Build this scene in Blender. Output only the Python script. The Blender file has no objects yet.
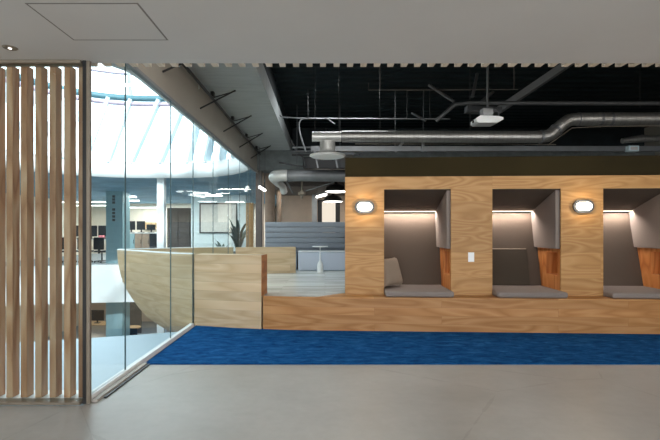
import bpy, bmesh, math, random
from mathutils import Vector, Matrix
random.seed(7)
S = bpy.context.scene
COL = S.collection
PI = math.pi
CX, CY, F, H = 325.0, 231.0, 440.0, 1.35      # principal point, focal length (px), eye height

def P(px, py, Y):
    return Vector(((px - CX) * Y / F, Y, H - (py - CY) * Y / F))

def lin(r, g, b):
    f = lambda c: (c / 12.92 if c <= .04045 else ((c + .055) / 1.055) ** 2.4)
    return (f(r / 255), f(g / 255), f(b / 255), 1)

# ------------------------------------------------------------------ materials
class NT:
    def __init__(s, name):
        s.m = bpy.data.materials.new(name); s.m.use_nodes = True
        s.t = s.m.node_tree; s.t.nodes.clear()
        s.out = s.n('ShaderNodeOutputMaterial')
    def n(s, typ, **kw):
        nd = s.t.nodes.new(typ)
        for k, v in kw.items(): setattr(nd, k, v)
        return nd
    def l(s, a, b): s.t.links.new(a, b)
    def val(s, sock, v):
        if hasattr(v, 'node'): s.l(v, sock)
        else: sock.default_value = v
    def math(s, op, a, b=None):
        nd = s.n('ShaderNodeMath', operation=op); s.val(nd.inputs[0], a)
        if b is not None: s.val(nd.inputs[1], b)
        return nd.outputs[0]
    def mix(s, fac, a, b, mode='MIX'):
        nd = s.n('ShaderNodeMix', data_type='RGBA', blend_type=mode)
        s.val(nd.inputs[0], fac); s.val(nd.inputs[6], a); s.val(nd.inputs[7], b)
        return nd.outputs[2]
    def noise(s, vec, scale, detail=3, rough=.55, dist=0):
        nd = s.n('ShaderNodeTexNoise'); s.l(vec, nd.inputs['Vector'])
        nd.inputs['Scale'].default_value = scale; nd.inputs['Detail'].default_value = detail
        nd.inputs['Roughness'].default_value = rough; nd.inputs['Distortion'].default_value = dist
        return nd.outputs[0]
    def map(s, vec, scale=(1, 1, 1), loc=(0, 0, 0), rot=(0, 0, 0)):
        nd = s.n('ShaderNodeMapping'); s.l(vec, nd.inputs[0])
        nd.inputs['Scale'].default_value = scale; nd.inputs['Rotation'].default_value = rot
        s.val(nd.inputs['Location'], loc)
        return nd.outputs[0]
    def ramp(s, fac, stops):
        nd = s.n('ShaderNodeValToRGB'); s.l(fac, nd.inputs[0])
        e = nd.color_ramp.elements
        while len(e) < len(stops): e.new(.5)
        for el, (p, c) in zip(e, stops): el.position = p; el.color = c
        return nd.outputs[0]
    def bsdf(s, color, rough=.6, metal=0, bump=None, bstr=.2, bdist=.01, spec=.5):
        b = s.n('ShaderNodeBsdfPrincipled')
        s.val(b.inputs['Base Color'], color); s.val(b.inputs['Roughness'], rough)
        b.inputs['Metallic'].default_value = metal
        b.inputs['Specular IOR Level'].default_value = spec
        if bump is not None:
            bp = s.n('ShaderNodeBump'); bp.inputs['Strength'].default_value = bstr
            bp.inputs['Distance'].default_value = bdist
            s.l(bump, bp.inputs['Height']); s.l(bp.outputs[0], b.inputs['Normal'])
        s.l(b.outputs[0], s.out.inputs[0]); return s.m
    def coord(s, which='Object'): return s.n('ShaderNodeTexCoord').outputs[which]

def plain(name, c, rough=.6, metal=0, var=.08, scale=6, spec=.5):
    t = NT(name); v = t.coord()
    n = t.noise(v, scale, 4)
    lo = tuple(x * (1 - var) for x in c[:3]) + (1,); hi = tuple(min(1, x * (1 + var)) for x in c[:3]) + (1,)
    return t.bsdf(t.ramp(n, [(.3, lo), (.7, hi)]), rough, metal, spec=spec)

def emit(name, c, strength):
    t = NT(name); e = t.n('ShaderNodeEmission'); e.inputs[0].default_value = c; e.inputs[1].default_value = strength
    t.l(e.outputs[0], t.out.inputs[0]); return t.m

def wood(name, dark, mid, light, vertical=False, planks=None, tonev=.34, seamv=.65, rand=.0, cath=7.0, rough=.5, fine=.35):
    """timber with figure running along U (or V); planks=(row height, board length) draws board seams"""
    t = NT(name); uv = t.coord('UV')
    oi = t.n('ShaderNodeObjectInfo')
    if vertical: uv = t.map(uv, rot=(0, 0, PI / 2))
    if rand:
        cmb = t.n('ShaderNodeCombineXYZ')
        t.l(t.math('MULTIPLY', oi.outputs['Random'], 37.0), cmb.inputs[0])
        t.l(t.math('MULTIPLY', oi.outputs['Random'], 91.0), cmb.inputs[1])
        uv = t.map(uv, loc=cmb.outputs[0])
    tone = None; seam = None
    if planks:
        br = t.n('ShaderNodeTexBrick'); t.l(uv, br.inputs['Vector'])
        br.inputs['Scale'].default_value = 1; br.inputs['Row Height'].default_value = planks[0]
        br.inputs['Brick Width'].default_value = planks[1]; br.inputs['Mortar Size'].default_value = .0022
        br.inputs['Mortar Smooth'].default_value = .3
        br.inputs['Color1'].default_value = (0, 0, 0, 1); br.inputs['Color2'].default_value = (1, 1, 1, 1)
        br.inputs['Mortar'].default_value = (.5, .5, .5, 1); br.offset = .37
        tone = br.outputs[0]; seam = br.outputs[1]
        cm = t.n('ShaderNodeCombineXYZ'); t.l(t.math('MULTIPLY', tone, 5.3), cm.inputs[0]); t.l(t.math('MULTIPLY', tone, 3.1), cm.inputs[1])
        uv2 = t.map(uv, loc=cm.outputs[0])
    else: uv2 = uv
    big = t.noise(t.map(uv2, (.42, 2.6, 1)), 1.6, 2, .45, .4)
    rings = t.math('PINGPONG', t.math('MULTIPLY', big, cath), .5)
    rings = t.math('MULTIPLY', rings, 2.0)
    fn = t.noise(t.map(uv2, (3, 110, 1)), 1.0, 4, .6)
    patch = t.noise(t.map(uv2, (.5, 1.2, 1)), 1.3, 2)
    c = t.ramp(rings, [(.0, dark), (.45, mid), (1, light)])
    c = t.mix(t.math('MULTIPLY', fn, fine), c, dark)
    c = t.mix(t.math('MULTIPLY', t.math('SUBTRACT', patch, .35), .9), c, mid)
    if planks:
        hs = t.n('ShaderNodeHueSaturation'); t.l(c, hs.inputs['Color'])
        t.l(t.math('ADD', t.math('MULTIPLY', tone, tonev), 1 - tonev * .55), hs.inputs['Value']); c = hs.outputs[0]
        c = t.mix(t.math('MULTIPLY', seam, seamv), c, tuple(x * .35 for x in dark[:3]) + (1,))
    if rand:
        hs = t.n('ShaderNodeHueSaturation'); t.l(c, hs.inputs['Color'])
        t.l(t.math('ADD', t.math('MULTIPLY', oi.outputs['Random'], rand), 1 - rand / 2), hs.inputs['Value'])
        c = hs.outputs[0]
    return t.bsdf(c, rough, bump=fn, bstr=.06, spec=.35)

def fabric(name, c, scale=420):
    t = NT(name); v = t.coord()
    n1 = t.noise(t.map(v, (1, 1, .25)), scale, 2); n2 = t.noise(v, 5, 3)
    col = t.mix(n1, tuple(x * .72 for x in c[:3]) + (1,), tuple(min(1, x * 1.22) for x in c[:3]) + (1,))
    col = t.mix(t.math('MULTIPLY', n2, .25), col, tuple(x * .8 for x in c[:3]) + (1,))
    return t.bsdf(col, .95, bump=n1, bstr=.25, bdist=.003, spec=.15)

def glassmat(name, tint, ior=1.5, gloss=1.0):
    t = NT(name)
    tr = t.n('ShaderNodeBsdfTransparent'); tr.inputs[0].default_value = tint
    gl = t.n('ShaderNodeBsdfGlossy'); gl.inputs['Roughness'].default_value = 0.0
    fr = t.n('ShaderNodeLayerWeight'); fr.inputs[0].default_value = .5
    mx = t.n('ShaderNodeMixShader')
    f5 = t.math('ADD', t.math('MULTIPLY', t.math('POWER', fr.outputs['Facing'], 5.0), .96), .04)
    t.l(t.math('MULTIPLY', f5, gloss), mx.inputs[0]); t.l(tr.outputs[0], mx.inputs[1]); t.l(gl.outputs[0], mx.inputs[2])
    t.l(mx.outputs[0], t.out.inputs[0]); return t.m

M = {}
M['ply'] = wood('plywood_ash', lin(160, 117, 68), lin(176, 132, 80), lin(189, 148, 97), cath=11.0, planks=(.352, 2.3), tonev=.2, seamv=.25)
M['oak'] = wood('oak_boards', lin(156, 106, 58), lin(176, 126, 75), lin(190, 143, 93), planks=(.11, 2.4), tonev=.2, seamv=.35, cath=6)
M['hull'] = wood('pale_oak_boards', lin(188, 162, 126), lin(201, 177, 143), lin(211, 190, 158), planks=(.128, 1.8), tonev=.2, seamv=.4, cath=5)
M['end'] = wood('end_grain_ply', lin(150, 92, 42), lin(182, 118, 60), lin(196, 135, 75), cath=5)
M['cubby'] = wood('cherry_ply', lin(176, 104, 52), lin(206, 134, 74), lin(220, 154, 94), vertical=True, cath=6)
M['slat'] = wood('pine_slat', lin(150, 102, 70), lin(186, 140, 104), lin(204, 168, 136), vertical=True, rand=.35, cath=5, fine=.5)
M['batten'] = wood('pale_batten', lin(205, 190, 168), lin(222, 208, 188), lin(232, 220, 202), vertical=True, rand=.15)
M['platform'] = wood('sheen_pale_platform_boards', lin(190, 190, 182), lin(204, 204, 198), lin(214, 214, 208), planks=(.14, 1.8), rough=.22)  # boards lightened to imitate the skylight's reflection
M['fabric'] = fabric('grey_brown_upholstery', lin(86, 75, 66))
M['padfab'] = fabric('light_taupe_pad_fabric', lin(138, 127, 120))
M['seatfab'] = fabric('grey_seat_fabric', lin(134, 125, 120))
M['backfab'] = fabric('charcoal_cushion_fabric', lin(70, 62, 53))
M['pillow'] = fabric('taupe_pillow_fabric', lin(142, 127, 112), 260)
M['sofa'] = fabric('blue_grey_sofa_fabric', lin(142, 148, 156))
M['sofaseat'] = fabric('pale_lavender_sofa_fabric', lin(192, 200, 214))
M['white'] = plain('white_paint', lin(236, 238, 238), .5, var=.02)
M['ceil'] = plain('ceiling_plaster', lin(206, 203, 199), .8, var=.03, scale=1.2)
M['ceil_line'] = plain('hatch_gap', lin(128, 122, 117), .8)
M['bulk'] = plain('beige_plaster', lin(160, 154, 144), .8, var=.05, scale=2)
M['beige'] = plain('warm_wall_paint', lin(205, 186, 168), .8, var=.04)
M['offwall'] = plain('cream_wall_paint', lin(240, 230, 214), .8, var=.03)
M['palewall'] = plain('pale_blue_wall_paint', lin(214, 232, 236), .8, var=.03)
M['black'] = plain('black_metal', lin(26, 26, 27), .45)
M['frame'] = plain('grey_bronze_trim', lin(132, 122, 108), .45, .3)
M['deck'] = plain('black_deck_paint', lin(16, 27, 30), .8, var=.5, scale=3)
M['olive'] = plain('dark_olive_panel', lin(44, 37, 19), .8, var=.25, scale=.7, spec=.12)
M['steel'] = plain('grey_steel', lin(128, 130, 132), .45, .6)
M['dsteel'] = plain('dark_grey_steel', lin(84, 86, 88), .5, .4)
M['colblue'] = plain('teal_grey_column_paint', lin(146, 178, 186), .5, var=.05)
M['concol'] = plain('raw_concrete_column', lin(150, 132, 116), .85, var=.12)
M['dcol'] = plain('dark_concrete_column', lin(92, 86, 82), .8, var=.15)
M['trimg'] = plain('warm_grey_trim', lin(168, 162, 154), .6)
M['joint'] = plain('teal_grey_sealant', lin(84, 106, 110), .4)
M['screen'] = plain('black_plastic', lin(30, 34, 38), .35)
M['wood_top'] = wood('light_desk_wood', lin(188, 150, 108), lin(214, 180, 138), lin(224, 194, 154))
M['leaf'] = plain('dark_green_leaf', lin(38, 72, 62), .5, var=.3)
M['pot'] = plain('grey_pot', lin(120, 122, 124), .6)
M['atr'] = plain('glass_tinted_soffit', lin(128, 168, 192), .7, var=.22, scale=.9)  # blue in the colour stands for glass tint and reflection
M['grey'] = plain('grey_partition_paint', lin(150, 156, 160), .7)
M['rib'] = plain('pale_grey_rib_paint', lin(206, 218, 223), .5, var=.03)
M['pink'] = plain('pink_plastic', lin(214, 120, 130), .6)
M['mauve'] = plain('mauve_grey_steel', lin(176, 158, 172), .5)
M['ringp'] = plain('dark_teal_ring_paint', lin(84, 122, 132), .5)
M['ledge'] = plain('skylit_white_floor_paint', lin(172, 192, 204), .4, var=.03)  # white floor coloured blue-grey to imitate light from the sky
M['bell'] = plain('bright_satin_metal', lin(206, 206, 202), .35, .4)
M['boardp'] = plain('pale_board_surface', lin(206, 208, 202), .4)
M['beamc'] = plain('dull_grey_concrete', lin(112, 118, 118), .85, var=.2)
M['card'] = plain('cardboard_box', lin(206, 176, 132), .8)
M['glow_lens'] = emit('lamp_lens_glow', (1.0, .90, .74, 1), 7.0)
M['glow_led'] = emit('led_strip_glow', (1.0, .84, .70, 1), 5.0)
M['glow_tube'] = emit('tube_glow', (1.0, .96, .90, 1), 6.0)
M['glow_win'] = emit('lit_window_glow', (1.0, .89, .74, 1), .92)
M['glow_down'] = emit('downlight_glow', (1.0, .95, .88, 1), 4.0)
M['glass'] = glassmat('clear_partition_glass', (.92, .975, .985, 1), gloss=.5)
M['skyglass'] = glassmat('roof_glass', (.93, .97, .98, 1))

def m_concrete_floor():
    t = NT('polished_concrete'); v = t.coord()
    a = t.noise(v, .9, 5, .6, .3); b = t.noise(v, 14, 4, .6); d = t.noise(t.map(v, (1, 2.2, 1)), 3.2, 5, .65)
    c = t.ramp(a, [(.3, lin(148, 145, 140)), (.7, lin(181, 178, 173))])
    c = t.mix(t.math('MULTIPLY', b, .4), c, lin(136, 132, 126))
    c = t.mix(t.math('MULTIPLY', d, .3), c, lin(194, 192, 188))
    vo = t.n('ShaderNodeTexVoronoi', feature='DISTANCE_TO_EDGE'); t.l(t.map(v, (1, 1, 0), loc=(.13, .9, 0)), vo.inputs['Vector'])
    wob = t.noise(v, 5, 4)
    vo.inputs['Scale'].default_value = .42
    crack = t.math('LESS_THAN', t.math('ADD', vo.outputs[0], t.math('MULTIPLY', wob, .02)), .0125)
    c = t.mix(t.math('MULTIPLY', crack, .16), c, lin(92, 82, 72))
    return t.bsdf(c, t.math('ADD', t.math('MULTIPLY', a, .25), .26), bump=b, bstr=.03)
M['floor'] = m_concrete_floor()

def m_slab():
    t = NT('board_marked_concrete'); v = t.coord()
    a = t.noise(t.map(v, (1, 7, 1)), 1.6, 4); b = t.noise(v, 3, 4)
    c = t.mix(a, lin(148, 154, 155), lin(196, 201, 200)); c = t.mix(t.math('MULTIPLY', b, .5), c, lin(150, 154, 152))
    return t.bsdf(c, .85, bump=a, bstr=.1)
M['slab'] = m_slab()

def m_carpet():
    t = NT('blue_carpet_pile'); v = t.coord()
    a = t.noise(t.map(v, (1, 2.2, 1)), 5.5, 6, .72, .6); b = t.noise(v, 160, 2)
    c = t.ramp(a, [(.3, lin(4, 44, 88)), (.5, lin(18, 78, 132)), (.7, lin(48, 112, 164))])
    c = t.mix(t.math('MULTIPLY', b, .5), c, lin(10, 56, 108))
    return t.bsdf(c, 1.0, bump=b, bstr=.5, bdist=.006, spec=.05)
M['carpet'] = m_carpet()

def m_duct():
    t = NT('spiral_galvanised_steel'); uv = t.coord('UV')
    w = t.n('ShaderNodeTexWave', wave_type='BANDS', bands_direction='X'); t.l(t.map(uv, (1, .25, 1)), w.inputs[0])
    w.inputs['Scale'].default_value = 4.2
    n = t.noise(uv, 6, 3)
    c = t.mix(n, lin(140, 138, 134), lin(182, 180, 176))
    line = t.math('GREATER_THAN', w.outputs['Fac'], .9)
    c = t.mix(t.math('MULTIPLY', line, .16), c, lin(90, 88, 86))
    return t.bsdf(c, .42, .85, bump=w.outputs['Fac'], bstr=.06)
M['duct'] = m_duct()

def m_deck():
    t = NT('black_ribbed_deck'); v = t.coord()
    w = t.n('ShaderNodeTexWave', wave_type='BANDS', bands_direction='Y'); t.l(v, w.inputs[0]); w.inputs['Scale'].default_value = 1.1
    n = t.noise(v, 2.5, 4)
    c = t.mix(n, lin(10, 20, 23), lin(22, 37, 41))
    return t.bsdf(c, .75, bump=w.outputs['Fac'], bstr=.6, bdist=.05, spec=.2)
M['deckrib'] = m_deck()

# ------------------------------------------------------------------ mesh builder
class MB:
    def __init__(s): s.v = []; s.f = []; s.sm = []; s.uv = []
    def add(s, verts, faces, smooth=False, uvs=None):
        o = len(s.v); s.v += [Vector(v) for v in verts]
        for i, f in enumerate(faces):
            s.f.append([o + k for k in f]); s.sm.append(smooth); s.uv.append(uvs[i] if uvs else None)
        return s
    def box(s, x0, x1, y0, y1, z0, z1, bevel=0, xf=None, seg=2):
        pts = [(x, y, z) for x in (x0, x1) for y in (y0, y1) for z in (z0, z1)]
        fs = [(0, 1, 3, 2), (4, 6, 7, 5), (0, 4, 5, 1), (2, 3, 7, 6), (0, 2, 6, 4), (1, 5, 7, 3)]
        if bevel:
            bm = bmesh.new(); vs = [bm.verts.new(p) for p in pts]
            for f in fs: bm.faces.new([vs[i] for i in f])
            bmesh.ops.bevel(bm, geom=list(bm.edges), offset=bevel, segments=seg, profile=.5, affect='EDGES')
            bm.verts.index_update()
            pts = [tuple(v.co) for v in bm.verts]; fs = [[v.index for v in f.verts] for f in bm.faces]; bm.free()
        if xf: pts = [xf(*p) for p in pts]
        return s.add(pts, fs, bool(bevel) and seg > 2)
    def prism(s, poly, axis, a, b, xf=None):
        """poly: 2-D outline; axis 0/1/2 is the extrusion axis"""
        n = len(poly)
        def pt(q, t):
            l = list(q); l.insert(axis, t); return tuple(l)
        pts = [pt(q, a) for q in poly] + [pt(q, b) for q in poly]
        fs = [tuple(range(n))[::-1], tuple(range(n, 2 * n))] + [(i, (i + 1) % n, n + (i + 1) % n, n + i) for i in range(n)]
        if xf: pts = [xf(*p) for p in pts]
        return s.add(pts, fs)
    def tube(s, pts, r, n=12, caps=True):
        pts = [Vector(p) for p in pts]; rs = r if isinstance(r, (list, tuple)) else [r] * len(pts)
        up = None; rings = []; L = 0; ls = []
        for i, p in enumerate(pts):
            d = (pts[min(i + 1, len(pts) - 1)] - pts[max(i - 1, 0)]).normalized()
            if up is None: up = d.orthogonal().normalized()
            up = (up - d * up.dot(d)).normalized(); w = d.cross(up)
            if i: L += (pts[i] - pts[i - 1]).length
            ls.append(L)
            rings.append([p + (up * math.cos(2 * PI * k / n) + w * math.sin(2 * PI * k / n)) * rs[i] for k in range(n)])
        vs = [v for rg in rings for v in rg]; fs = []; uvs = []
        for i in range(len(pts) - 1):
            for k in range(n):
                k2 = (k + 1) % n
                fs.append((i * n + k, i * n + k2, (i + 1) * n + k2, (i + 1) * n + k))
                uvs.append([(ls[i], k / n), (ls[i], (k + 1) / n), (ls[i + 1], (k + 1) / n), (ls[i + 1], k / n)])
        s.add(vs, fs, True, uvs)
        if caps: s.add(rings[0], [tuple(range(n))[::-1]]); s.add(rings[-1], [tuple(range(n))])
        return s
    def bar(s, a, b, w, h):
        a, b = Vector(a), Vector(b); d = (b - a).normalized()
        sd = d.cross(Vector((0, 0, 1)))
        sd = sd.normalized() if sd.length > 1e-4 else Vector((1, 0, 0))
        up = sd.cross(d)
        pts = [q + sd * i * w / 2 + up * j * h / 2 for q in (a, b) for i, j in ((-1, -1), (1, -1), (1, 1), (-1, 1))]
        return s.add(pts, [(3, 2, 1, 0), (4, 5, 6, 7), (0, 1, 5, 4), (1, 2, 6, 5), (2, 3, 7, 6), (3, 0, 4, 7)])
    def lathe(s, prof, c, n=32, xf=None):
        """prof: (radius, height) pairs around a vertical axis at c"""
        c = Vector(c); vs = []; fs = []
        for r, z in prof:
            for k in range(n):
                p = Vector((r * math.cos(2 * PI * k / n), r * math.sin(2 * PI * k / n), z))
                vs.append((xf(p) if xf else p) + c)
        for i in range(len(prof) - 1):
            for k in range(n):
                k2 = (k + 1) % n; fs.append((i * n + k, i * n + k2, (i + 1) * n + k2, (i + 1) * n + k))
        s.add(vs, fs, True)
        s.add(vs[:n], [tuple(range(n))[::-1]]); s.add(vs[-n:], [tuple(range(n))])
        return s
    def strip(s, front, back, z0, z1, u0=0):
        """upright wall between two plan polylines of equal length (closed solid), boards along U"""
        n = len(front); vs = []
        for (x, y) in front: vs += [(x, y, z0), (x, y, z1)]
        for (x, y) in back: vs += [(x, y, z0), (x, y, z1)]
        B_ = 2 * n; fs = []; uvs = []; L = u0
        for i in range(n - 1):
            d = math.dist(front[i], front[i + 1]); a, b = 2 * i, 2 * i + 2
            q = [(L, z0), (L + d, z0), (L + d, z1), (L, z1)]; r = [(L, z0), (L, z1), (L + d, z1), (L + d, z0)]
            fs.append((a, b, b + 1, a + 1)); uvs.append(q)
            fs.append((B_ + a, B_ + a + 1, B_ + b + 1, B_ + b)); uvs.append(r)
            fs.append((a + 1, b + 1, B_ + b + 1, B_ + a + 1)); uvs.append([(L, z1), (L + d, z1), (L + d, z1 + .1), (L, z1 + .1)])
            fs.append((a, B_ + a, B_ + b, b)); uvs.append([(L, z0), (L, z0 + .1), (L + d, z0 + .1), (L + d, z0)])
            L += d
        for a, rev in ((0, 0), (2 * n - 2, 1)):
            f = (a, a + 1, B_ + a + 1, B_ + a); u = [(0, z0), (0, z1), (.3, z1), (.3, z0)]
            fs.append(f[::-1] if rev else f); uvs.append(u[::-1] if rev else u)
        return s.add(vs, fs, False, uvs)
    def build(s, name, mat, parent=None, mods=None):
        if parent is not None: org = Vector(parent['_w'])
        else:
            xs = [v.x for v in s.v]; ys = [v.y for v in s.v]; zs = [v.z for v in s.v]
            org = Vector(((min(xs) + max(xs)) / 2, (min(ys) + max(ys)) / 2, min(zs)))
        me = bpy.data.meshes.new(name)
        me.from_pydata([v - org for v in s.v], [], s.f)
        ul = me.uv_layers.new(name='UVMap'); me.update()
        for p in me.polygons:
            p.use_smooth = s.sm[p.index]; cu = s.uv[p.index]; nn = p.normal
            for j, li in enumerate(p.loop_indices):
                if cu: ul.data[li].uv = cu[j]; continue
                w = s.v[me.loops[li].vertex_index]
                if abs(nn.z) > .7: ul.data[li].uv = (w.x, w.y)
                elif abs(nn.y) >= abs(nn.x): ul.data[li].uv = (w.x, w.z)
                else: ul.data[li].uv = (w.y, w.z)
        bm = bmesh.new(); bm.from_mesh(me); bmesh.ops.recalc_face_normals(bm, faces=bm.faces); bm.to_mesh(me); bm.free()
        me.materials.append(M[mat] if isinstance(mat, str) else mat)
        o = bpy.data.objects.new(name, me); COL.objects.link(o)
        if parent is not None: o.parent = parent
        else: o.location = org
        o['_w'] = tuple(org)
        return o

def tag(o, label, cat, group=None):
    o['label'] = label; o['category'] = cat
    if group: o['group'] = group
    return o
def thing(name, label, cat, loc, group=None):
    o = bpy.data.objects.new(name, None); o.empty_display_size = .1; COL.objects.link(o)
    o.location = loc; o['_w'] = tuple(loc); return tag(o, label, cat, group)
def struct(mb, name, mat):
    o = mb.build(name, mat); o['kind'] = 'structure'; return o
def bx(*a, **k): return MB().box(*a, **k)

def copy_tree(root, loc, label):
    """a thing and its parts (and their sub-parts) again at another place"""
    r = root.copy(); COL.objects.link(r); r.location = loc; r['label'] = label
    for ch in list(root.children):
        c = ch.copy(); COL.objects.link(c); c.parent = r
        for g in list(ch.children):
            d = g.copy(); COL.objects.link(d); d.parent = c
    return r

def smooth_path(pts, n=8):
    pts = [Vector(p) for p in pts]; out = []
    for i in range(len(pts) - 1):
        p0 = pts[max(i - 1, 0)]; p1 = pts[i]; p2 = pts[i + 1]; p3 = pts[min(i + 2, len(pts) - 1)]
        for k in range(n):
            t = k / n
            out.append(.5 * ((2 * p1) + (p2 - p0) * t + (2 * p0 - 5 * p1 + 4 * p2 - p3) * t * t + (3 * p1 - p0 - 3 * p2 + p3) * t ** 3))
    out.append(pts[-1]); return out

# ------------------------------------------------------------------ the shell of the place
GX = -1.87                    # the plane of the glass partition
struct(bx(GX, 9, -6, 30, -.35, 0), 'floor', 'floor')
struct(bx(-6, GX, -6, 3.40, -.35, 0), 'floor_entrance', 'floor')
led = [(-12, 3.40), (GX, 3.40), (GX, 5.93), (-2.08, 5.86), (-2.5, 5.70), (-2.97, 5.55), (-3.6, 5.36), (-5, 5.1), (-7, 5.0), (-12, 5.0)]
struct(MB().prism(led, 2, -.35, 0), 'floor_ledge', 'ledge')
far = [(-14, 30), (-14, 15.8), (-11, 16.5), (-9.1, 17.0), (-7.2, 17.25), (-4.5, 17.5), (GX, 17.6), (GX, 30)]
struct(MB().prism(far, 2, -.12, 0), 'floor_far_offices', 'grey')
fas = [(-14, 15.75), (-11, 16.45), (-9.1, 16.95), (-7.2, 17.2), (-4.5, 17.45), (GX, 17.55)]
struct(MB().strip(fas, [(x, y + .12) for x, y in fas], -1.42, .03), 'trim_fascia', 'white')
struct(bx(-14, 9, -6, 30, -4.2, -4), 'floor_lower', 'grey')
struct(bx(-14.2, -14, -6, 30.2, -4.2, 4.5), 'wall_left', 'offwall')
struct(bx(9, 9.2, -6, 30.2, -4.2, 4.5), 'wall_right', 'bulk')
struct(bx(-14, 9, 30, 30.2, -4.2, 4.5), 'wall_far', 'offwall')
struct(bx(-14, -3.2, 26.0, 26.15, -4, -.12), 'wall_lower', 'beige')
# wall behind the camera with its window opening
w = MB(); w.box(-14, 9, -6.2, -6, -4.2, .25); w.box(-14, 9, -6.2, -6, 2.6, 4.5)
w.box(-14, -5.2, -6.2, -6, .25, 2.6); w.box(8.2, 9, -6.2, -6, .25, 2.6)
struct(w, 'wall_rear', 'bulk')
struct(bx(-6.2, -6, -6, 3.40, 0, 2.68), 'wall_entrance', 'bulk')
struct(bx(-6, 9, -6, 3.40, 2.68, 2.84), 'ceiling', 'ceil')
struct(bx(-14, 9, 3.40, 3.49, 2.68, 4.5), 'wall_bulkhead', 'ceil')
# the deep room's black deck, soffit, concrete slab and beams
struct(bx(GX, 9, 3.4, 30, 4.25, 4.4), 'ceiling_deck', 'deckrib')
struct(bx(GX + .02, -.93, 3.5, 12.6, 3.55, 3.86), 'ceiling_slab', 'slab')
struct(bx(-1.0, -.955, 3.5, 12.6, 3.86, 4.25), 'trim_slab_upstand', 'deck')
struct(bx(GX - .02, GX + .02, 3.5, 30, 2.95, 4.4), 'wall_bulkhead_side', 'bulk')
struct(bx(GX + .02, 9, 12.0, 12.6, 3.02, 3.55), 'beam', 'beamc')
struct(bx(-.92, 9, 12.4, 12.6, 3.56, 4.25), 'wall_deck_end', 'deck')
struct(bx(GX, 9, 13.5, 30, 2.72, 2.85), 'ceiling_soffit', 'dcol')
wb = MB(); wb.box(-1.66, P(317.5, 0, 17)[0], 17, 17.15, 0, 2.72); wb.box(P(340, 0, 17)[0], 9, 17, 17.15, 0, 2.72)
wb.box(P(317.5, 0, 17)[0], P(340, 0, 17)[0], 17, 17.15, 2.56, 2.72)
struct(wb, 'wall_back', 'beige')
# atrium ceiling with its rounded opening
def opening(n=72, grow=0.0):
    out = []
    for k in range(n):
        a = 2 * PI * k / n; c, s_ = math.cos(a), math.sin(a)
        e = 2.5 if s_ >= 0 else 4.0; b = 4.8 if s_ >= 0 else 5.2
        out.append((min(-1.93 + grow, -5.0 + (3.485 + grow) * math.copysign(abs(c) ** (2 / e), c)), 8.6 + (b + grow) * math.copysign(abs(s_) ** (2 / e), s_)))
    return out
def slab_with_hole(z0, z1, rect, hole):
    bm = bmesh.new(); x0, x1, y0, y1 = rect
    oc = [bm.verts.new((x, y, z0)) for x, y in ((x0, y0), (x1, y0), (x1, y1), (x0, y1))]
    ic = [bm.verts.new((x, y, z0)) for x, y in hole]
    es = [bm.edges.new((oc[i], oc[(i + 1) % 4])) for i in range(4)] + [bm.edges.new((ic[i], ic[(i + 1) % len(ic)])) for i in range(len(ic))]
    r = bmesh.ops.triangle_fill(bm, use_beauty=True, use_dissolve=False, edges=es)
    fs = [f for f in bm.faces]
    ex = bmesh.ops.extrude_face_region(bm, geom=fs)
    for g in ex['geom']:
        if isinstance(g, bmesh.types.BMVert): g.co.z = z1
    bm.verts.index_update(); mb = MB()
    mb.add([tuple(v.co) for v in bm.verts], [[v.index for v in f.verts] for f in bm.faces]); bm.free(); return mb
struct(slab_with_hole(3.0, 3.34, (-14, GX - .03, 3.52, 30), opening()), 'ceiling_atrium', 'atr')
rim_o, rim_i = opening(grow=.015), opening(grow=-.05)
def ring(mb, a, b, z0, z1):
    n = len(a)
    vs = [(x, y, z0) for x, y in a] + [(x, y, z1) for x, y in a] + [(x, y, z0) for x, y in b] + [(x, y, z1) for x, y in b]
    fs = []
    for i in range(n):
        j = (i + 1) % n
        fs += [(i, j, n + j, n + i), (2 * n + j, 2 * n + i, 3 * n + i, 3 * n + j), (n + i, n + j, 3 * n + j, 3 * n + i), (j, i, 2 * n + i, 2 * n + j)]
    return mb.add(vs, fs, True)
struct(ring(MB(), rim_o, rim_i, 2.96, 3.42), 'trim_opening', 'white')

# ------------------------------------------------------------------ the roof light over the atrium
sk = thing('skylight', 'white glazed roof light with slanting ribs above the atrium', 'skylight', (-5, 8.6, 3.42))
NS = 72; lo = opening(NS, -.02); hi = opening(NS, -.12); tp = opening(NS, -.9)
g = MB()
for (A_, za, B_, zb) in ((lo, 3.42, hi, 5.35), (hi, 5.35, tp, 6.6)):
    g.add([(x, y, za) for x, y in A_] + [(x, y, zb) for x, y in B_], [(i, (i + 1) % NS, NS + (i + 1) % NS, NS + i) for i in range(NS)], True)
g.add([(x, y, 6.6) for x, y in tp], [tuple(range(NS))])
g.build('glazing', 'skyglass', sk)
ring(MB(), opening(NS, -.02), opening(NS, -.16), 5.27, 5.42).build('ring_beam', 'ringp', sk)
ring(MB(), opening(NS, -.42), opening(NS, -.48), 5.92, 5.97).build('upper_ring', 'mauve', sk)
ring(MB(), opening(NS, -.05), opening(NS, -.15), 5.12, 5.22).build('lower_ring', 'mauve', sk)
for k in range(0, NS, 2):
    a, b = lo[k], hi[(k - 2) % NS]
    MB().bar((a[0], a[1], 3.42), (b[0], b[1], 5.3), .20, .10).build('rib', 'rib', sk)
for k in range(0, NS, 4):
    a, b = hi[k], tp[k]
    MB().bar((a[0], a[1], 5.42), (b[0], b[1], 6.6), .09, .09).build('glazing_bar', 'rib', sk)

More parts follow.
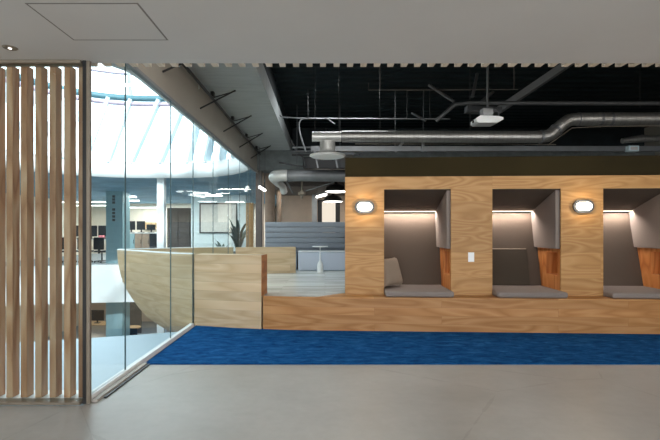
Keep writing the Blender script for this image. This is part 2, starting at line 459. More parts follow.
# ------------------------------------------------------------------ near ceiling fittings
hy0, hy1 = 2.565, 3.065
hx0, hx1 = (73.5 - CX) * 3.065 / F, (168.5 - CX) * 3.065 / F
ha = thing('access_hatch', 'flush square access hatch in the pale near ceiling', 'hatch', ((hx0 + hx1) / 2, 2.8, 2.674))
bx(hx0, hx1, hy0, hy1, 2.6785, 2.68).build('gap_line', 'ceil_line', ha)
bx(hx0 + .012, hx1 - .012, hy0 + .012, hy1 - .012, 2.6778, 2.6784).build('hatch_panel', 'ceil', ha)
dl = P(10, 47.5, 1.33 * F / 183.5); dlw = Vector((dl.x, dl.y, 2.68))
d = thing('downlight', 'small round recessed downlight in the ceiling above the wooden slats', 'downlight', (dlw.x, dlw.y, 2.66))
MB().lathe([(.045, 2.674), (.05, 2.679)], (dlw.x, dlw.y, 0), 24).build('trim_ring', 'frame', d)
MB().lathe([(.010, 2.671), (.012, 2.6735)], (dlw.x, dlw.y, 0), 16).build('lamp', 'glow_down', d)

# ------------------------------------------------------------------ slat screen, header battens, glass partition
ss = thing('slat_screen', 'tall screen of upright pine slats left of the glass corner', 'slat screen', (-2.6, 3.55, 0))
for k in range(-9, 6):
    xl = -1.977 - .1158 * (5 - k)
    bx(xl, xl + .052, 3.525, 3.612, .014, 2.678, bevel=.003, seg=1).build('slat', 'slat', ss)
bx(-3.8, -1.90, 3.455, 3.70, .002, .0135).build('sill', 'white', ss)
bx(-3.8, -1.90, 3.41, 3.50, .002, .02).build('threshold', 'frame', ss)
bx(-3.8, -1.90, 3.41, 3.50, 2.655, 2.679).build('head_strip', 'frame', ss)
hb = thing('batten_header', 'row of short pale batten ends hanging behind the ceiling edge', 'batten row', (2, 3.52, 2.68))
k = 0
while True:
    xl = (91.5 + 13.45 * k - CX) * 3.56 / F
    if xl > 6.2: break
    bx(xl, xl + .047, 3.492, 3.572, 2.682, 3.3).build('batten', 'batten', hb); k += 1

gp = thing('glass_partition', 'clear glazed partition running back from the slatted corner', 'glass wall', (GX, 7.6, 0))
ys = [3.50, 4.12, 5.33, 6.235, 7.35, 8.5, 9.65, 10.7, 11.75]
for i in range(8):
    zb = .05 if i < 3 else .465
    bx(GX - .006, GX + .006, ys[i] + .004, ys[i + 1] - .004, zb, 2.93).build('pane', 'glass', gp)
for i in range(1, 8):
    zb = .05 if i < 4 else .47
    bx(GX - .006, GX + .006, ys[i] - .0035, ys[i] + .0035, zb, 2.93).build('joint', 'joint', gp)
bx(GX - .03, GX + .022, 3.47, 6.2, .002, .05).build('base_channel', 'white', gp)
bx(GX + .032, GX + .075, 3.47, 4.44, .001, .022).build('base_trim', 'trimg', gp)
bx(GX + .085, GX + .105, 3.55, 4.44, .001, .012).build('edge_strip', 'black', gp)
bx(GX - .03, GX + .022, 3.5, 11.75, 2.925, 2.96).build('head_channel', 'steel', gp)
bx(GX - .018, GX + .008, 3.425, 3.455, 0.004, 2.678).build('corner_post', 'black', gp)
bx(GX + .009, GX + .036, 3.43, 3.456, 0.004, 2.678).build('corner_trim', 'frame', gp)
bx(-3.8, GX - .02, 3.44, 3.452, .022, 2.655).build('glass_pane', 'glass', ss)

# ------------------------------------------------------------------ carpet
cp = bx(GX + .045, 8.98, 4.443, 6.3, .001, .012).build('carpet', 'carpet')
tag(cp, 'deep blue carpet strip along the foot of the timber bench', 'carpet')

# ------------------------------------------------------------------ plinth, platform and the boat-shaped balustrade
TH = math.radians(-2.75); UX, UY = math.cos(TH), math.sin(TH); AX, AY = .28, 6.15
def B(s, d, z): return Vector((AX + s * UX - d * UY, AY + s * UY + d * UX, z))
def bpl(s, d): v = B(s, d, 0); return (v.x, v.y)
ZP, ZR = .46, 1.018
low = [(-.845, 6.005), (-.5, 5.953), (-.1, 5.918)] + [bpl(s, -.25) for s in (0, .6, 2, 4, 6, 8.55)]
lowb = [(x, y + (.04 if i < 3 else .42)) for i, (x, y) in enumerate(low)]
pl = MB().strip(low, lowb, .013, ZP).build('bench_plinth', 'oak')
tag(pl, 'low planked oak plinth under the plywood booths', 'bench plinth')
struct(MB().prism([(-1.84, 6.57), (-1.4, 6.46), (-.858, 6.42), (-.843, 6.05), (-.5, 5.998), (-.1, 5.963), (bpl(0, .175)), bpl(8.5, .175), bpl(8.5, 1.4), (8.5, 11), (-1.84, 11)], 2, .013, ZP), 'floor_platform', 'platform')

ba = thing('curved_balustrade', 'tall curved oak balustrade shaped like a boat bow through the glass', 'balustrade', (-2.0, 7.6, 0))
f_in = smooth_path([(-.87, 6.006, 0), (-1.15, 6.055, 0), (-1.5, 6.14, 0), (-1.853, 6.24, 0)], 4)
f_in = [(p.x, p.y) for p in f_in][::-1]
b_in = [(x + .03, y + .30) for x, y in f_in]
MB().strip(f_in, b_in, .013, ZR).build('front_panel', 'hull', ba)
bx(-.869, -.862, 6.012, 6.315, ZP + .002, ZR, xf=lambda x, y, z: Vector((x + (y - 6.0) * .1, y, z))).build('end_cap', 'end', ba)
# rear run inside the room
r_o = [(p.x, p.y) for p in smooth_path([(-.64, 9.42, 0), (-1.2, 9.30, 0), (-1.853, 9.12, 0)], 5)]
r_i = [(x + .02, y - .10) for x, y in r_o]
MB().strip(r_i[::-1], r_o[::-1], ZP + .002, 1.012).build('rear_panel', 'hull', ba)
# the hull outside the glass
top = smooth_path([(-1.89, 6.262, 0), (-2.24, 6.43, 0), (-2.71, 6.83, 0), (-3.1, 7.2, 0), (-3.45, 7.50, 0), (-3.63, 7.68, 0), (-3.60, 7.86, 0), (-3.4, 8.08, 0), (-2.97, 8.42, 0), (-2.4, 8.85, 0), (-1.89, 9.08, 0)], 5)
n = len(top); zs = [-.50, -.40, -.28, -.14, .02, .17, .36, .56, .76, .9, ZR]; ks = [.40, .52, .63, .735, .81, .865, .925, .965, .988, .996, 1.0]
def hull_pt(p, i, kf, inset=0):
    wgt = math.sin(PI * min(1, i / (n - 1))) ** .55
    c = Vector((-1.55, 7.45, 0)); f = 1 - (1 - kf) * wgt
    q = c + (p - c) * f
    # the ends stay in the plane of the glass
    if inset:
        dd = (c - q).normalized(); q = q + dd * inset
    q.x = min(q.x, -1.89); return q
hm = MB(); vs = []
for z, kf in zip(zs, ks):
    for i, p in enumerate(top): q = hull_pt(p, i, kf); vs.append((q.x, q.y, z))
L = [0]
for i in range(1, n): L.append(L[-1] + (top[i] - top[i - 1]).length)
V_ = [0]
for a in range(1, len(zs)):
    m_ = n // 2; V_.append(V_[-1] + (Vector(vs[a * n + m_]) - Vector(vs[(a - 1) * n + m_])).length * .8)
fs = []; uvs = []
for a in range(len(zs) - 1):
    for i in range(n - 1):
        fs.append((a * n + i + 1, a * n + i, (a + 1) * n + i, (a + 1) * n + i + 1))
        uvs.append([(L[i + 1], V_[a]), (L[i], V_[a]), (L[i], V_[a + 1]), (L[i + 1], V_[a + 1])])
hm.add(vs, fs, True, uvs)
ti = [hull_pt(p, i, 1.0, .10) for i, p in enumerate(top)]
o = len(zs) - 1
iv = [(q.x, q.y, ZR) for q in ti] + [(q.x, q.y, ZP) for q in ti]
hm.add([vs[o * n + i] for i in range(n)] + iv, [(i, i + 1, n + i + 1, n + i) for i in range(n - 1)] + [(n + i, n + i + 1, 2 * n + i + 1, 2 * n + i) for i in range(n - 1)])
hm.add([(q.x, q.y, ZP) for q in ti], [tuple(range(n))])
hm.add(vs[:n], [tuple(range(n))])
hm.build('hull', 'hull', ba)
# pale capping along the top of the hull
cap = MB(); a_, b_ = [], []
for i, p in enumerate(top):
    q = hull_pt(p, i, 1.0); r = ti[i]; a_.append((q.x, q.y)); b_.append((r.x, r.y))
cap.strip(a_, b_, ZR + .001, ZR + .014).build('cap_rail', 'white', ba)

# ------------------------------------------------------------------ plywood booth wall
W0, PITCH, NW, ZT, ZH = .543, 1.482, .92, 2.105, 1.93
SE = 8.7
bw = thing('plywood_wall', 'plywood wall with three padded sitting recesses', 'booth wall', B(4, .3, ZP))
out = [(0, ZP + .002), (0, ZT), (SE, ZT), (SE, ZP + .002)]
for i in (2, 1, 0):
    s0 = W0 + PITCH * i; out += [(s0 + NW, ZP + .002), (s0 + NW, ZH), (s0, ZH), (s0, ZP + .002)]
def swp(s, d, z): return B(s, d, z)
MB().prism(out, 1, 0, .024, xf=swp).build('front_panel', 'ply', bw)
bx(.004, .028, .026, 1.25, ZP + .002, ZT, xf=B).build('end_panel', 'ply', bw)
bx(.002, SE, .012, 1.25, ZT + .001, 2.375, xf=B).build('top_fascia', 'olive', bw)
bx(.03, SE, 1.2, 1.25, ZP + .002, ZT, xf=B).build('rear_panel', 'dcol', bw)

def back_d(z): return .60 + .27 * (z - .54) / 1.1
which = ['left', 'middle', 'right']
desc = ['padded sitting recess with a taupe pillow, nearest the open platform',
        'padded sitting recess with a loose charcoal back cushion, between the other two',
        'padded sitting recess right of the second wall lamp, partly out of frame']
for i in range(3):
    s0 = W0 + PITCH * i; s1 = s0 + NW
    bt = thing('sitting_recess', desc[i], 'sitting recess', B((s0 + s1) / 2, .4, ZP), 'padded recesses in the plywood wall')
    # reclined back
    MB().prism([(back_d(ZP) , ZP + .004), (back_d(1.625), 1.625), (back_d(1.625) + .06, 1.625), (back_d(ZP) + .06, ZP + .004)], 0, s0 + .002, s1 - .002, xf=B).build('backrest', 'fabric', bt)
    MB().prism([(.026, 1.925), (.87, 1.648), (.87, 1.70), (.026, 1.98)], 0, s0 - .03, s1 + .03, xf=B).build('canopy_pad', 'fabric', bt)
    bx(s0 + .055, s1 - .055, .766, .778, 1.650, 1.658, xf=B).build('light_strip', 'glow_led', bt)
    for sg, se in ((1, s1), (-1, s0)):
        e0, e1 = (se, se + .035) if sg > 0 else (se - .035, se)
        poly = [(.030, 1.105), (.030, 1.915), (.86, 1.642), (back_d(1.105) + .03, 1.105)]
        MB().prism([(max(a, .05), b) for a, b in poly], 0, *((e0 - .048, e1) if sg > 0 else (e0, e1)), xf=B).build('side_pad', 'padfab', bt)
        m = MB()                                         # timber cheek with its open cubby
        t0, t1 = (se + .001, se + .022) if sg > 0 else (se - .022, se - .001)
        m.prism([(.026, ZP + .004), (.10, ZP + .004), (.10, 1.10), (.026, 1.10)], 0, t0, t1, xf=B)
        m.prism([(.10, ZP + .004), (.44, ZP + .004), (.44, .73), (.10, .73)], 0, t0, t1, xf=B)
        m.prism([(.10, 1.05), (.44, 1.05), (.44, 1.10), (.10, 1.10)], 0, t0, t1, xf=B)
        m.prism([(.44, ZP + .004), (back_d(ZP) + .03, ZP + .004), (back_d(1.10) + .03, 1.10), (.44, 1.10)], 0, t0, t1, xf=B)
        pn = m.build('cheek_panel', 'cubby', bt)
        c = MB(); q0, q1 = (se + .022, se + .17) if sg > 0 else (se - .17, se - .022)
        bk = (q1 - .012, q1) if sg > 0 else (q0, q0 + .012)
        c.box(bk[0], bk[1], .09, .45, .72, 1.06, xf=B); c.box(q0, q1, .09, .10, .72, 1.06, xf=B); c.box(q0, q1, .44, .45, .72, 1.06, xf=B)
        c.box(q0, q1, .10, .44, .72, .73, xf=B); c.box(q0, q1, .10, .44, 1.05, 1.06, xf=B)
        c.build('cubby', 'cubby', bt)
    # the lamp inside the strip
    L_ = bpy.data.lights.new('strip_lamp', 'AREA'); L_.shape = 'RECTANGLE'; L_.size = NW - .12; L_.size_y = .012; L_.energy = 11; L_.color = (1, .89, .81)
    lo_ = bpy.data.objects.new('strip_lamp', L_); COL.objects.link(lo_); lo_.location = B((s0 + s1) / 2, .765, 1.648)
    dv = Vector((-UY * .38, UX * .38, -1.0)).normalized(); zq = -dv
    xq = Vector((UX, UY, 0)); yq = zq.cross(xq).normalized(); xq = yq.cross(zq)
    lo_.matrix_world = Matrix.Translation(lo_.location) @ Matrix((xq, yq, zq)).transposed().to_4x4()

seatl = ['grey seat pad in the recess with the taupe pillow', 'grey seat pad in the recess with the charcoal back cushion', 'grey seat pad in the recess cut by the picture edge']
for i in range(3):
    s0 = W0 + PITCH * i; s1 = s0 + NW
    c = thing('seat_cushion', seatl[i], 'seat cushion', B((s0 + s1) / 2, .2, ZP + .001), 'grey seat pads in the recesses')
    bx(s0 + .004, s1 - .004, -.215, .592, ZP + .002, ZP + .078, bevel=.024, seg=4, xf=B).build('pad', 'seatfab', c)
    r = .0045; a = [(s0 + .02, -.213), (s1 - .02, -.213)]
    MB().tube([B(s0 + .03, -.213, ZP + .052), B(s1 - .03, -.213, ZP + .052)], r, 8).build('piping', 'seatfab', c)

def pillow_mesh(w, h, t, xf, n=16):
    vs = []; fs = []
    for sd in (1, -1):
        for a in range(n + 1):
            for b in range(n + 1):
                u, v = 2 * a / n - 1, 2 * b / n - 1
                pz = max(0, (1 - u ** 4) * (1 - v ** 4)) ** .42
                k = 1 - .09 * (1 - abs(u) ** 2) * abs(v) ** 3; k2 = 1 - .09 * (1 - abs(v) ** 2) * abs(u) ** 3
                vs.append(xf(u * w / 2 * k2, v * h / 2 * k, sd * pz * t / 2))
    m = n + 1
    for q in range(2):
        o = q * m * m
        for a in range(n):
            for b in range(n):
                f = (o + a * m + b, o + a * m + b + 1, o + (a + 1) * m + b + 1, o + (a + 1) * m + b)
                fs.append(f if q else f[::-1])
    return MB().add(vs, fs, True)
ang = math.radians(18)
def xf_p(u, v, w):      # u: depth, v: up the pillow, w: thickness
    hz = w * math.cos(ang) - v * math.sin(ang); z = .757 + v * math.cos(ang) + w * math.sin(ang)
    return B(.65 + .70 * u + .74 * hz, .29 + .70 * u - .67 * hz, z)
pw = pillow_mesh(.42, .43, .17, xf_p).build('throw_pillow', 'pillow')
tag(pw, 'taupe throw pillow leaning against the side of its recess', 'pillow')
# loose back cushion in the middle recess
s0 = W0 + PITCH
cb = thing('back_cushion', 'charcoal square back cushion leaning in the middle recess', 'cushion', B(s0 + .37, .5, ZP + .08))
def xf_c(s, t, v):
    z = ZP + .082 + v * .97; return B(s, back_d(z) - .012 - t, z)
bx(s0 + .012, s0 + .725, 0, .075, 0, .555, bevel=.014, seg=3, xf=xf_c).build('pad', 'backfab', cb)
MB().tube([xf_c(s0 + .03, .07, .553), xf_c(s0 + .71, .07, .553)], .008, 8).build('piping', 'pillow', cb)

# wall lamps and switch
def capsule(mb, s, z, hw, hh, d0, d1, dome=0):
    r = hh; pts = []
    for k in range(24):
        a = 2 * PI * k / 24; x = r * math.cos(a) + math.copysign(hw - r, math.cos(a)); pts.append((x, r * math.sin(a)))
    rings = [(1, d0), (1, d1)] + ([(.94, d1 - dome * .55), (.75, d1 - dome * .88), (.4, d1 - dome)] if dome else [])
    vs = [B(s + x * k, d, z + y * k) for k, d in rings for x, y in pts]; n = 24
    fs = [(a * n + i, a * n + (i + 1) % n, (a + 1) * n + (i + 1) % n, (a + 1) * n + i) for a in range(len(rings) - 1) for i in range(n)]
    mb.add(vs, fs, dome > 0); mb.add(vs[-n:], [tuple(range(n))]); mb.add(vs[:n], [tuple(range(n))[::-1]]); return mb
for sx, sz, lb in ((.272, 1.685, 'lit oval bulkhead lamp at the end of the plywood wall beside the platform'), (3.235, 1.685, 'lit oval bulkhead lamp between the middle and right recesses')):
    la = thing('wall_lamp', lb, 'wall lamp', B(sx, -.02, sz), 'oval wall lamps')
    capsule(MB(), sx, sz, .136, .088, -.001, -.032).build('housing', 'dsteel', la)
    capsule(MB(), sx, sz, .104, .058, -.0325, -.04, .03).build('lens', 'glow_lens', la)
    L_ = bpy.data.lights.new('wall_lamp_bulb', 'POINT'); L_.energy = 4.0; L_.color = (1, .80, .55); L_.shadow_soft_size = .03
    lo_ = bpy.data.objects.new('wall_lamp_bulb', L_); COL.objects.link(lo_); lo_.location = B(sx, -.12, sz)
sw = thing('light_switch', 'white switch plate on the plywood between the first two recesses', 'switch', B(1.735, -.01, .99))
bx(1.695, 1.777, -.010, -.001, .925, 1.055, bevel=.003, xf=B).build('plate', 'white', sw)
bx(1.717, 1.755, -.016, -.0105, .955, 1.025, bevel=.002, xf=B).build('rocker', 'white', sw)

# ------------------------------------------------------------------ on the platform
so = thing('sofa', 'long grey sofa with a tall horizontally channelled back on the platform', 'sofa', (.4, 10.2, ZP))
m = MB()
for k in range(5):
    z0 = .94 + k * .125; m.box(-1.42, 2.3, 10.42 - .02, 10.60, z0, z0 + .122, bevel=.02, seg=3)
m.box(-1.42, 2.3, 10.44, 10.60, ZP + .003, .939)
m.build('backrest', 'sofa', so)
bx(-.60, 2.3, 9.80, 10.38, ZP + .003, .885, bevel=.03, seg=3).build('seat', 'sofaseat', so)
bx(-.60, 2.3, 9.79, 10.0, .886, .905, bevel=.008).build('lit_seat_edge', 'white', so)  # white strip imitates light falling on the top of the seat
bx(-1.42, -.64, 10.0, 10.38, ZP + .003, .86, bevel=.02, seg=3).build('side_seat', 'sofa', so)
st = thing('side_table', 'small white pedestal side table in front of the grey sofa', 'side table', (-.105, 9.45, ZP))
MB().lathe([(.062, ZP + .002), (.066, ZP + .02), (.062, ZP + .17), (.05, ZP + .21), (.022, ZP + .25), (.014, ZP + .27), (.011, 1.005)], (-.105, 9.45, 0), 28).build('pedestal', 'white', st)
MB().lathe([(.03, 1.0), (.165, 1.012), (.17, 1.02), (.168, 1.026)], (-.105, 9.45, 0), 36).build('table_top', 'white', st)

# ------------------------------------------------------------------ services overhead
du = thing('spiral_duct', 'long spiral metal duct with an upward bend above the booths', 'duct', (3, 7.5, 2.9))
path = [P(342, 136.5, 7.7), P(400, 136.6, 7.65), P(470, 136.8, 7.58), P(540, 137, 7.5)] 
bend = smooth_path([P(541, 137, 7.5), P(549, 135.3, 7.49), P(556, 130, 7.48), P(563, 124.0, 7.46), P(570, 120, 7.45), P(578, 119.2, 7.44)], 5)
MB().tube(path, .1, 24).build('straight_run', 'duct', du)
MB().tube(bend, .104, 24).build('bend', 'duct', du)
MB().tube([P(579, 119.2, 7.43), P(640, 119, 7.35), P(760, 118.5, 7.15)], .108, 24).build('upper_run', 'duct', du)
for q, rr in ((P(541, 137, 7.5), .110), (P(556, 130, 7.48), .112), (P(578.5, 119.2, 7.44), .113), (P(600, 119.1, 7.4), .113), (P(610, 119.1, 7.39), .113)):
    dx = Vector((.02, 0, 0)) if rr != .112 else Vector((.014, 0, .014))
    MB().tube([q - dx, q + dx], rr, 24).build('collar', 'steel', du)
for px_ in (380, 470, 640):
    q = P(px_, 100, 7.6); yy = q.y if px_ < 600 else 7.36; zz = 3.1 if px_ < 600 else 3.42
    xx = (px_ - CX) * yy / F; MB().tube([(xx, yy, zz), (xx, yy, 4.24)], .006, 6).build('hanger', 'black', du)
df = thing('ceiling_diffuser', 'round flared metal air diffuser at the left end of the spiral duct', 'diffuser', tuple(P(328, 155, 7.7)))
c = P(327.5, 155, 7.7)
MB().lathe([(.30, -.03), (.315, -.015), (.31, .0), (.2, .03), (.14, .055), (.135, .09), (.130, .24)], c, 36).build('bell', 'bell', df)
MB().lathe([(.29, -.036), (.295, -.031)], c, 36).build('face_disc', 'white', df)
MB().tube([(c.x - .27, c.y, c.z + .32), (c.x + .24, c.y, c.z + .32)], .085, 20).build('tee', 'bell', df)
for dx in (-.22, .2):
    MB().tube([(c.x + dx, c.y, c.z + .40), (c.x + dx, c.y, 4.24)], .006, 6).build('hanger', 'black', df)
ld = thing('low_duct', 'large round grey duct below the beam, curving away at its left end', 'duct', tuple(P(300, 176, 10)))
MB().tube(smooth_path([P(420, 176, 10.2), P(345, 175.8, 10.1), P(300, 175.5, 10.0), P(288, 175.5, 10.0)], 4), .135, 24).build('straight_run', 'steel', ld)
MB().tube(smooth_path([P(287, 175.5, 10.0), P(279, 175.6, 10.0), P(273.5, 177.5, 10.05), P(277, 182.5, 10.3), P(282, 186, 10.6), P(284, 192, 10.8)], 5), [.135] * 9 + [.125, .115, .105, .095, .09] + [.085] * 12, 20).build('elbow', 'bell', ld)
for px_ in (297, 340):
    q = P(px_, 175, 10); MB().tube([(q.x, q.y, q.z + .13), (q.x, q.y, 4.24)], .008, 6).build('hanger', 'dsteel', ld)

pj = thing('projector', 'white ceiling projector hanging from a pole below the black deck', 'projector', tuple(P(487.5, 125, 6.5)))
c = P(487.5, 119.5, 6.5)
prof = [(-.195, -.05), (-.165, -.07), (.10, -.068), (.195, -.022), (.195, .01), (.10, .03), (-.14, .035), (-.195, .0)]
MB().prism([(c.x + x, c.z + z) for x, z in prof], 1, c.y - .10, c.y + .16).build('body', 'white', pj)
MB().tube([(c.x - .195, c.y + .03, c.z - .025), (c.x - .21, c.y + .03, c.z - .025)], .022, 16).build('lens', 'black', pj)
mk = MB(); mk.box(c.x - .09, c.x + .07, c.y - .06, c.y + .08, c.z + .037, c.z + .16, bevel=.015)
mk.build('mount', 'steel', pj)
MB().tube(smooth_path([(c.x + .06, c.y, c.z + .14), (c.x + .14, c.y, c.z + .15), (c.x + .17, c.y, c.z + .06), (c.x + .12, c.y, c.z + .04)], 5), .008, 6).build('cable', 'dsteel', pj)
MB().tube([(c.x, c.y, c.z + .15), (c.x, c.y, 4.24)], .018, 10).build('pole', 'dsteel', pj)

def pipe(name, pts, r, mat, label, cat, group=None, n=10, sm=0):
    p = smooth_path(pts, sm) if sm else pts
    o = MB().tube(p, r, n).build(name, mat); return tag(o, label, cat, group)
pipe('sprinkler_pipe', [P(436, 121, 7.3), P(455, 104.5, 7.2), P(470, 103, 7.2), P(560, 103.3, 7.15), P(720, 103.5, 7.0)], .033, 'dsteel', 'grey horizontal pipe above the spiral duct, bent down at its left end', 'pipe', n=14)
pipe('branch_pipe', [P(429, 85, 7.6), P(441, 93, 7.45), P(454, 101.5, 7.27)], .026, 'dsteel', 'short pipe sloping down from upper left to the sprinkler pipe', 'pipe')
pipe('branch_pipe', [P(477, 74, 7.5), P(472.5, 97, 7.27)], .026, 'dsteel', 'short steep pipe rising from the sprinkler pipe left of the projector', 'pipe')
pipe('branch_pipe', [P(482, 101, 7.27), P(493, 92, 7.5)], .026, 'dsteel', 'short pipe sloping up just left of the projector pole', 'pipe')
pipe('branch_pipe', [P(412, 113, 7.9), P(426, 121, 7.75)], .022, 'dsteel', 'short dark pipe sloping down left of the sprinkler pipe elbow', 'pipe')
o = MB().bar(P(499, 110, 7.7), P(573, 60, 6.9), .09, .11).build('diagonal_strut', 'steel'); tag(o, 'thick diagonal steel strut rising right of the projector', 'strut')
MB().bar(P(466, 109.5, 7.55), P(500, 111, 7.55), .16, .1).build('junction_plate', 'dsteel')
tag(bpy.data.objects['junction_plate'], 'dark flat plate under the sprinkler pipe beside the projector', 'plate')
pipe('thin_conduit', [P(368.5, 83, 6.9), P(368.5, 90, 6.9), P(440, 90, 6.85), P(518, 89.5, 6.8)], .007, 'dcol', 'thin pale conduit hanging above the sprinkler pipe, with an upturned end', 'conduit', n=8)
for px_, lb in ((380, 'thin rod holding the pale conduit near its upturned end'), (514, 'thin rod holding the pale conduit right of the projector')):
    q = P(px_, 89.5, 6.89 if px_ < 400 else 6.8); pipe('conduit_rod', [q, (q.x, q.y, 4.24)], .007, 'dcol', lb, 'rod', n=6)
pipe('conduit', [P(275, 112.5, 9.0), P(282, 117, 9.0), P(300, 118.2, 9.0), P(340, 118.6, 9.0), P(450, 119, 8.9)], .014, 'steel', 'pale conduit running level from the concrete slab above the diffuser', 'conduit', n=8)
pipe('bent_conduit', [P(322, 118.6, 9.0), P(305, 118.6, 9.0), P(300.5, 120.5, 9.0), P(299, 126, 9.0), P(301, 137, 9.0), P(306, 152, 9.0)], .016, 'steel', 'pale conduit bending down at the left of the air diffuser', 'conduit', n=8, sm=5)
pipe('conduit_offcut', [P(327, 118.5, 8.99), P(335, 124, 8.8)], .014, 'steel', 'short slanted conduit end above the air diffuser', 'conduit', n=8)
for px_, t_ in ((308, 'near the bent conduit'), (407, 'left of the sprinkler pipe elbow'), (430, 'below the sprinkler pipe elbow')):
    q = P(px_, 119.2, 8.95); pipe('hanger_rod', [(q.x, q.y, q.z + .02), (q.x, q.y, 4.24)], .008, 'black', 'thin hanger rod on the level conduit ' + t_, 'rod', n=6)
q0, q1 = P(311, 149, 9.2), P(700, 149, 8.9)
ch = MB(); ch.bar(q0, q1, .12, .10); ch.build('cable_tray', 'steel'); tag(bpy.data.objects['cable_tray'], 'long grey cable tray below the spiral duct, just over the booth top', 'cable tray')
for px_, t_ in ((395, 'leftmost under the spiral duct'), (423, 'second from the left under the spiral duct')):
    q = P(px_, 149, 9.1)
    hg = thing('tray_hanger', 'short strut on the cable tray, ' + t_, 'bracket', (q.x, q.y, q.z))
    MB().bar(P(px_, 152, 9.0), P(px_ + (9 if px_ < 400 else 0), 141, 9.0), .05, .05).build('arm', 'steel', hg)
    MB().tube([P(px_, 146, 9.05), (q.x, 9.05, 4.24)], .008, 6).build('rod', 'dsteel', hg)
jb = thing('junction_box', 'small pale blue box on the cable tray at the right', 'junction box', tuple(P(632, 152, 8.8)))
c = P(632, 149, 8.86); bx(c.x - .105, c.x + .105, c.y - .06, c.y + .06, c.z - .055, c.z + .06, bevel=.008).build('box', 'palewall', jb)
bx(c.x - .07, c.x + .07, c.y - .064, c.y - .0605, c.z - .03, c.z + .035).build('cover', 'ceil', jb)
pipe('flexible_duct', [P(622, 141, 8.6), P(632, 139.5, 8.6), P(642, 138.5, 8.6), P(652, 139, 8.6), P(668, 138, 8.6)], [.05, .06, .07, .06, .07], 'duct', 'short flexible duct above the pale blue junction box', 'duct', n=14)
pipe('sagging_cable', [P(548, 145, 7.3), P(565, 133, 7.3), P(572, 128, 7.3), P(600, 126.5, 7.25), P(700, 125.5, 7.1)], .006, 'frame', 'thin pale cable strung under the raised part of the spiral duct', 'cable', n=6)
pipe('level_cable', [P(355, 144, 8.2), P(500, 144, 8.0), P(556, 144.5, 7.9)], .006, 'frame', 'thin level cable below the straight run of the spiral duct', 'cable', n=6)
pipe('drop_conduit', [P(291, 140, 10.5), P(296, 150, 10.5), P(303, 158, 10.5), P(306, 168, 10.5)], .02, 'dsteel', 'dark conduit dropping left of the diffuser to the low duct', 'conduit', n=8)
pipe('thin_brace', [P(279, 162.5, 9.8), P(306, 167, 9.9)], .018, 'black', 'thin black brace above the curved end of the low duct', 'brace', n=8)
pipe('drain_pipe', [P(306, 191, 11), P(334, 182, 10.6)], .012, 'steel', 'thin sloping pipe under the low grey duct', 'pipe', n=8)
pipe('crossing_pipe', [P(286, 180.5, 10.05), P(293, 193, 10.2)], .018, 'steel', 'thin pipe crossing down right of the duct elbow', 'pipe', n=8)
bxm = bx(-.25, .62, 9.5, 10.0, 3.0, 3.12).build('duct_box', 'dsteel'); tag(bxm, 'dark flat box duct behind the round air diffuser', 'duct')
va = thing('valve_fitting', 'small dull metal valve hanging under the low grey duct', 'valve', tuple(P(302, 197, 10.1)))
c = P(302, 195, 10.1); MB().tube([(c.x, c.y, c.z - .08), (c.x, c.y, c.z + .33)], .022, 10).build('stem', 'frame', va)
MB().lathe([(.03, -.05), (.09, -.02), (.09, .03), (.03, .06)], (c.x, c.y, c.z + .03), 16).build('body', 'frame', va)

hb_ = bx(P(303, 0, 10.9)[0], P(352, 0, 10.9)[0], 10.9, 11.4, P(0, 168.5, 10.9)[2], P(0, 157, 10.9)[2], bevel=.02).build('air_handler', 'black'); tag(hb_, 'black box shaped air unit between the diffuser and the low duct', 'air unit')
for py_, r_, mt, lb in ((147.5, .022, 'steel', 'topmost of the level pipes crossing in front of the concrete beam'), (151.5, .03, 'dsteel', 'middle of the level pipes crossing in front of the concrete beam'), (155, .018, 'black', 'lowest, blackest of the level pipes crossing in front of the concrete beam')):
    pipe('level_pipe', [P(292, py_, 10.2), P(360, py_ - .3, 10.2)], r_, mt, lb, 'pipe')
for px_, lb in ((316.5, 'short pale bracket leg below the left of the round diffuser'), (336, 'short pale bracket leg below the right of the round diffuser')):
    o = MB().bar(P(px_ - 2, 151, 9.12), P(px_ + 1.5, 168, 9.12), .05, .03).build('bracket_leg', 'steel'); tag(o, lb, 'bracket')
# black rail and its knee braces in the corner of concrete and plaster
br = pipe('black_rail', [(-1.775, 3.6, 3.44), (-1.775, 12.0, 3.44)], .022, 'black', 'long black rail running under the concrete slab beside the glass', 'rail')
for k, Y in enumerate((5.45, 6.95, 8.45, 9.95, 11.4)):
    kb = thing('knee_brace', ['nearest', 'second', 'third', 'fourth', 'farthest'][k] + ' black angled brace carrying the rail under the concrete slab', 'brace', (-1.84, Y, 3.15), 'braces along the black rail')
    MB().tube([(-1.845, Y - .45, 3.16), (-1.40, Y - .08, 3.545)], .012, 8).build('strut', 'black', kb)
    MB().tube([(-1.755, Y + .0, 3.46), (-1.40, Y - .05, 3.545)], .009, 8).build('tie', 'black', kb)
    MB().box(-1.80, -1.75, Y - .04, Y + .04, 3.465, 3.545).build('clamp', 'black', kb)

